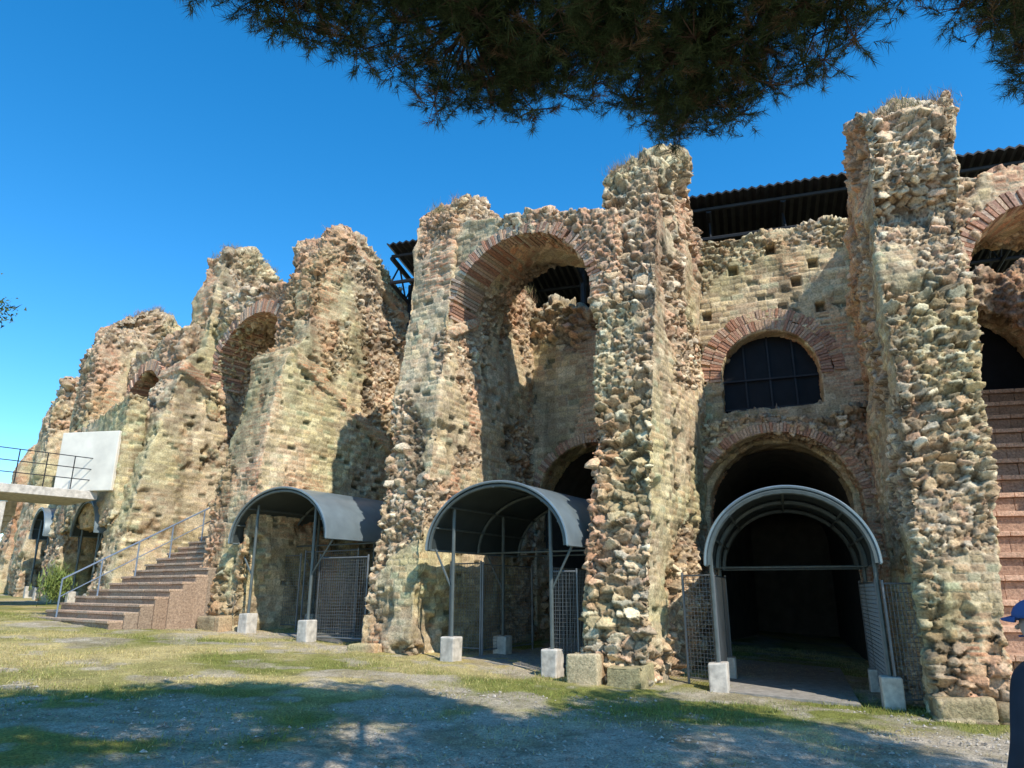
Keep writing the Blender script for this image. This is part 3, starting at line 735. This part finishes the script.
# ------------------------------------------------------------ visitor at the right edge
def person(loc,face):
    E=empty('person_in_blue_cap'); E.location=loc; E.rotation_euler=(0,0,face); E.scale=(1.03,1.03,1.03)
    def skin(name,pts,edges,rads,mat,lv=2):
        me=bpy.data.meshes.new(name); me.from_pydata(pts,edges,[]); o=bpy.data.objects.new(name,me); scene.collection.objects.link(o); o.parent=E
        s=o.modifiers.new('S','SKIN'); s.use_smooth_shade=True
        for i,r in enumerate(rads): me.skin_vertices[0].data[i].radius=r if isinstance(r,tuple) else (r,r)
        me.skin_vertices[0].data[0].use_root=True
        ss_=o.modifiers.new('U','SUBSURF'); ss_.levels=lv; ss_.render_levels=lv
        me.materials.append(mat); return o
    skinm=mat_plain('skin',(.55,.36,.27),.6,0,.05,5,0); shirt=mat_plain('dark_shirt',(.03,.035,.05),.9,0,.2,9,.1); tro=mat_plain('trousers',(.05,.05,.07),.9,0,.2,9,.1)
    capm=mat_plain('blue_cap_cloth',(.06,.12,.32),.8,0,.1,9,.1); hair=mat_plain('brown_hair',(.06,.04,.03),.6,0,.3,30,.3); shoe=mat_plain('shoe',(.1,.1,.1),.7,0,.1,5,0)
    skin('shirt',[(0,0,.86),(0,0,1.05),(0,.0,1.22),(0,-.01,1.31),(0,-.01,1.36),(-.17,-.01,1.27),(-.23,0,1.02),(-.22,.07,.86),(.17,-.01,1.27),(.23,0,1.02),(.22,.07,.86)],
      [(0,1),(1,2),(2,3),(3,4),(3,5),(5,6),(6,7),(3,8),(8,9),(9,10)],[(.15,.10),(.14,.095),(.15,.10),(.09,.07),.045,.055,.045,.038,.055,.045,.038],shirt)
    skin('trousers_legs',[(0,0,.86),(-.09,0,.78),(-.10,.01,.45),(-.10,-.01,.10),(.09,0,.78),(.10,.02,.45),(.10,0,.10)],[(0,1),(1,2),(2,3),(0,4),(4,5),(5,6)],[(.14,.10),.085,.06,.045,.085,.06,.045],tro)
    skin('neck_and_head',[(0,-.01,1.33),(0,0,1.40),(0,.01,1.46),(0,.015,1.54)],[(0,1),(1,2),(2,3)],[.045,.045,(.068,.082),(.066,.085)],skinm)
    skin('nose',[(0,.09,1.485),(0,.115,1.465)],[(0,1)],[.010,.013],skinm,1)
    for s in (-1,1):
        skin('ear',[(s*.075,.0,1.50),(s*.078,-.005,1.465)],[(0,1)],[.014,.010],skinm,1)
        skin('eye',[(s*.03,.088,1.50),(s*.034,.088,1.50)],[(0,1)],[.008,.008],hair,1)
        skin('shoe',[(s*.1,-.05,.045),(s*.1,.06,.04),(s*.1,.16,.03)],[(0,1),(1,2)],[.045,.045,.035],shoe)
        skin('hand',[(s*.22,.07,.87),(s*.22,.09,.80),(s*.215,.10,.765)],[(0,1),(1,2)],[(.022,.028),(.018,.036),(.014,.034)],skinm)
        for k in range(4):
            y=.072+.020*k; l=(.07,.08,.075,.06)[k]
            skin('finger',[(s*.215,y,.775),(s*.212,y+.004,.775-l*.5),(s*.200,y+.006,.775-l)],[(0,1),(1,2)],[.009,.008,.007],skinm,1)
        skin('thumb',[(s*.215,.115,.83),(s*.205,.14,.80),(s*.20,.145,.775)],[(0,1),(1,2)],[.011,.010,.008],skinm,1)
    skin('mouth',[(-.02,.092,1.435),(.02,.092,1.435)],[(0,1)],[.005,.005],capm,1)
    skin('hair',[(0,-.03,1.53),(0,-.065,1.47),(0,-.06,1.41)],[(0,1),(1,2)],[(.076,.065),(.07,.04),(.05,.03)],hair)
    mb=MB(); v=[];f=[]; n=20
    for j in range(7):
        t=j/6*math.pi/2
        for i in range(n):
            a=2*math.pi*i/n; v.append((.088*math.cos(t)*math.cos(a),.005+.102*math.cos(t)*math.sin(a),1.515+.085*math.sin(t)))
    for j in range(6):
        for i in range(n): f.append((j*n+i,j*n+(i+1)%n,(j+1)*n+(i+1)%n,(j+1)*n+i))
    mb.add(v,f); v=[];f=[]
    for j in range(4):
        for i in range(9):
            a=math.pi*(.12+.76*i/8); r=1+.62*j/3*math.sin(a)
            v.append((.088*math.cos(a),.005+.102*math.sin(a)*r,1.518-.012*j/3-.012*abs(math.cos(a))*j/3))
    for j in range(3):
        for i in range(8): f.append((j*9+i,j*9+i+1,j*9+9+i+1,j*9+9+i))
    mb.add(v,f); o=mb.obj('cap',capm,E,smooth=True); so_=o.modifiers.new('So','SOLIDIFY'); so_.thickness=.006
person((2.41,3.42,G(2.41,3.42)),math.radians(18))

# ------------------------------------------------------------ camera, light
cam=bpy.data.cameras.new('Camera'); co=bpy.data.objects.new('Camera',cam); scene.collection.objects.link(co)
co.location=(0,0,1.6); co.rotation_euler=(math.radians(90+PITCH),0,0)
cam.sensor_width=36; cam.lens=710*36/1024; cam.clip_end=3000; cam.clip_start=.05
scene.camera=co
w=bpy.data.worlds.new('World'); scene.world=w; w.use_nodes=True
sk=w.node_tree.nodes.new('ShaderNodeTexSky'); sk.sky_type='NISHITA'; sk.sun_disc=False; sk.sun_elevation=SUN_EL; sk.sun_rotation=math.pi-SUN_AZ
sk.air_density=1.0; sk.dust_density=.0; sk.ozone_density=4.0
bg=w.node_tree.nodes['Background']; bg.inputs['Strength'].default_value=.15
hs=w.node_tree.nodes.new('ShaderNodeHueSaturation'); hs.inputs['Saturation'].default_value=1.34; hs.inputs['Value'].default_value=1.70; hs.inputs['Hue'].default_value=.495
w.node_tree.links.new(sk.outputs[0],hs.inputs['Color']); w.node_tree.links.new(hs.outputs[0],bg.inputs['Color'])
sl=bpy.data.lights.new('Sun','SUN'); sl.energy=5.0; sl.angle=math.radians(.5); sl.color=(1,.95,.86)
so=bpy.data.objects.new('Sun',sl); scene.collection.objects.link(so); so.rotation_euler=(-SUNV).to_track_quat('-Z','Y').to_euler()
scene.view_settings.view_transform='Standard'; scene.view_settings.look='None'; scene.view_settings.exposure=0
print('done',time.time()-T0)
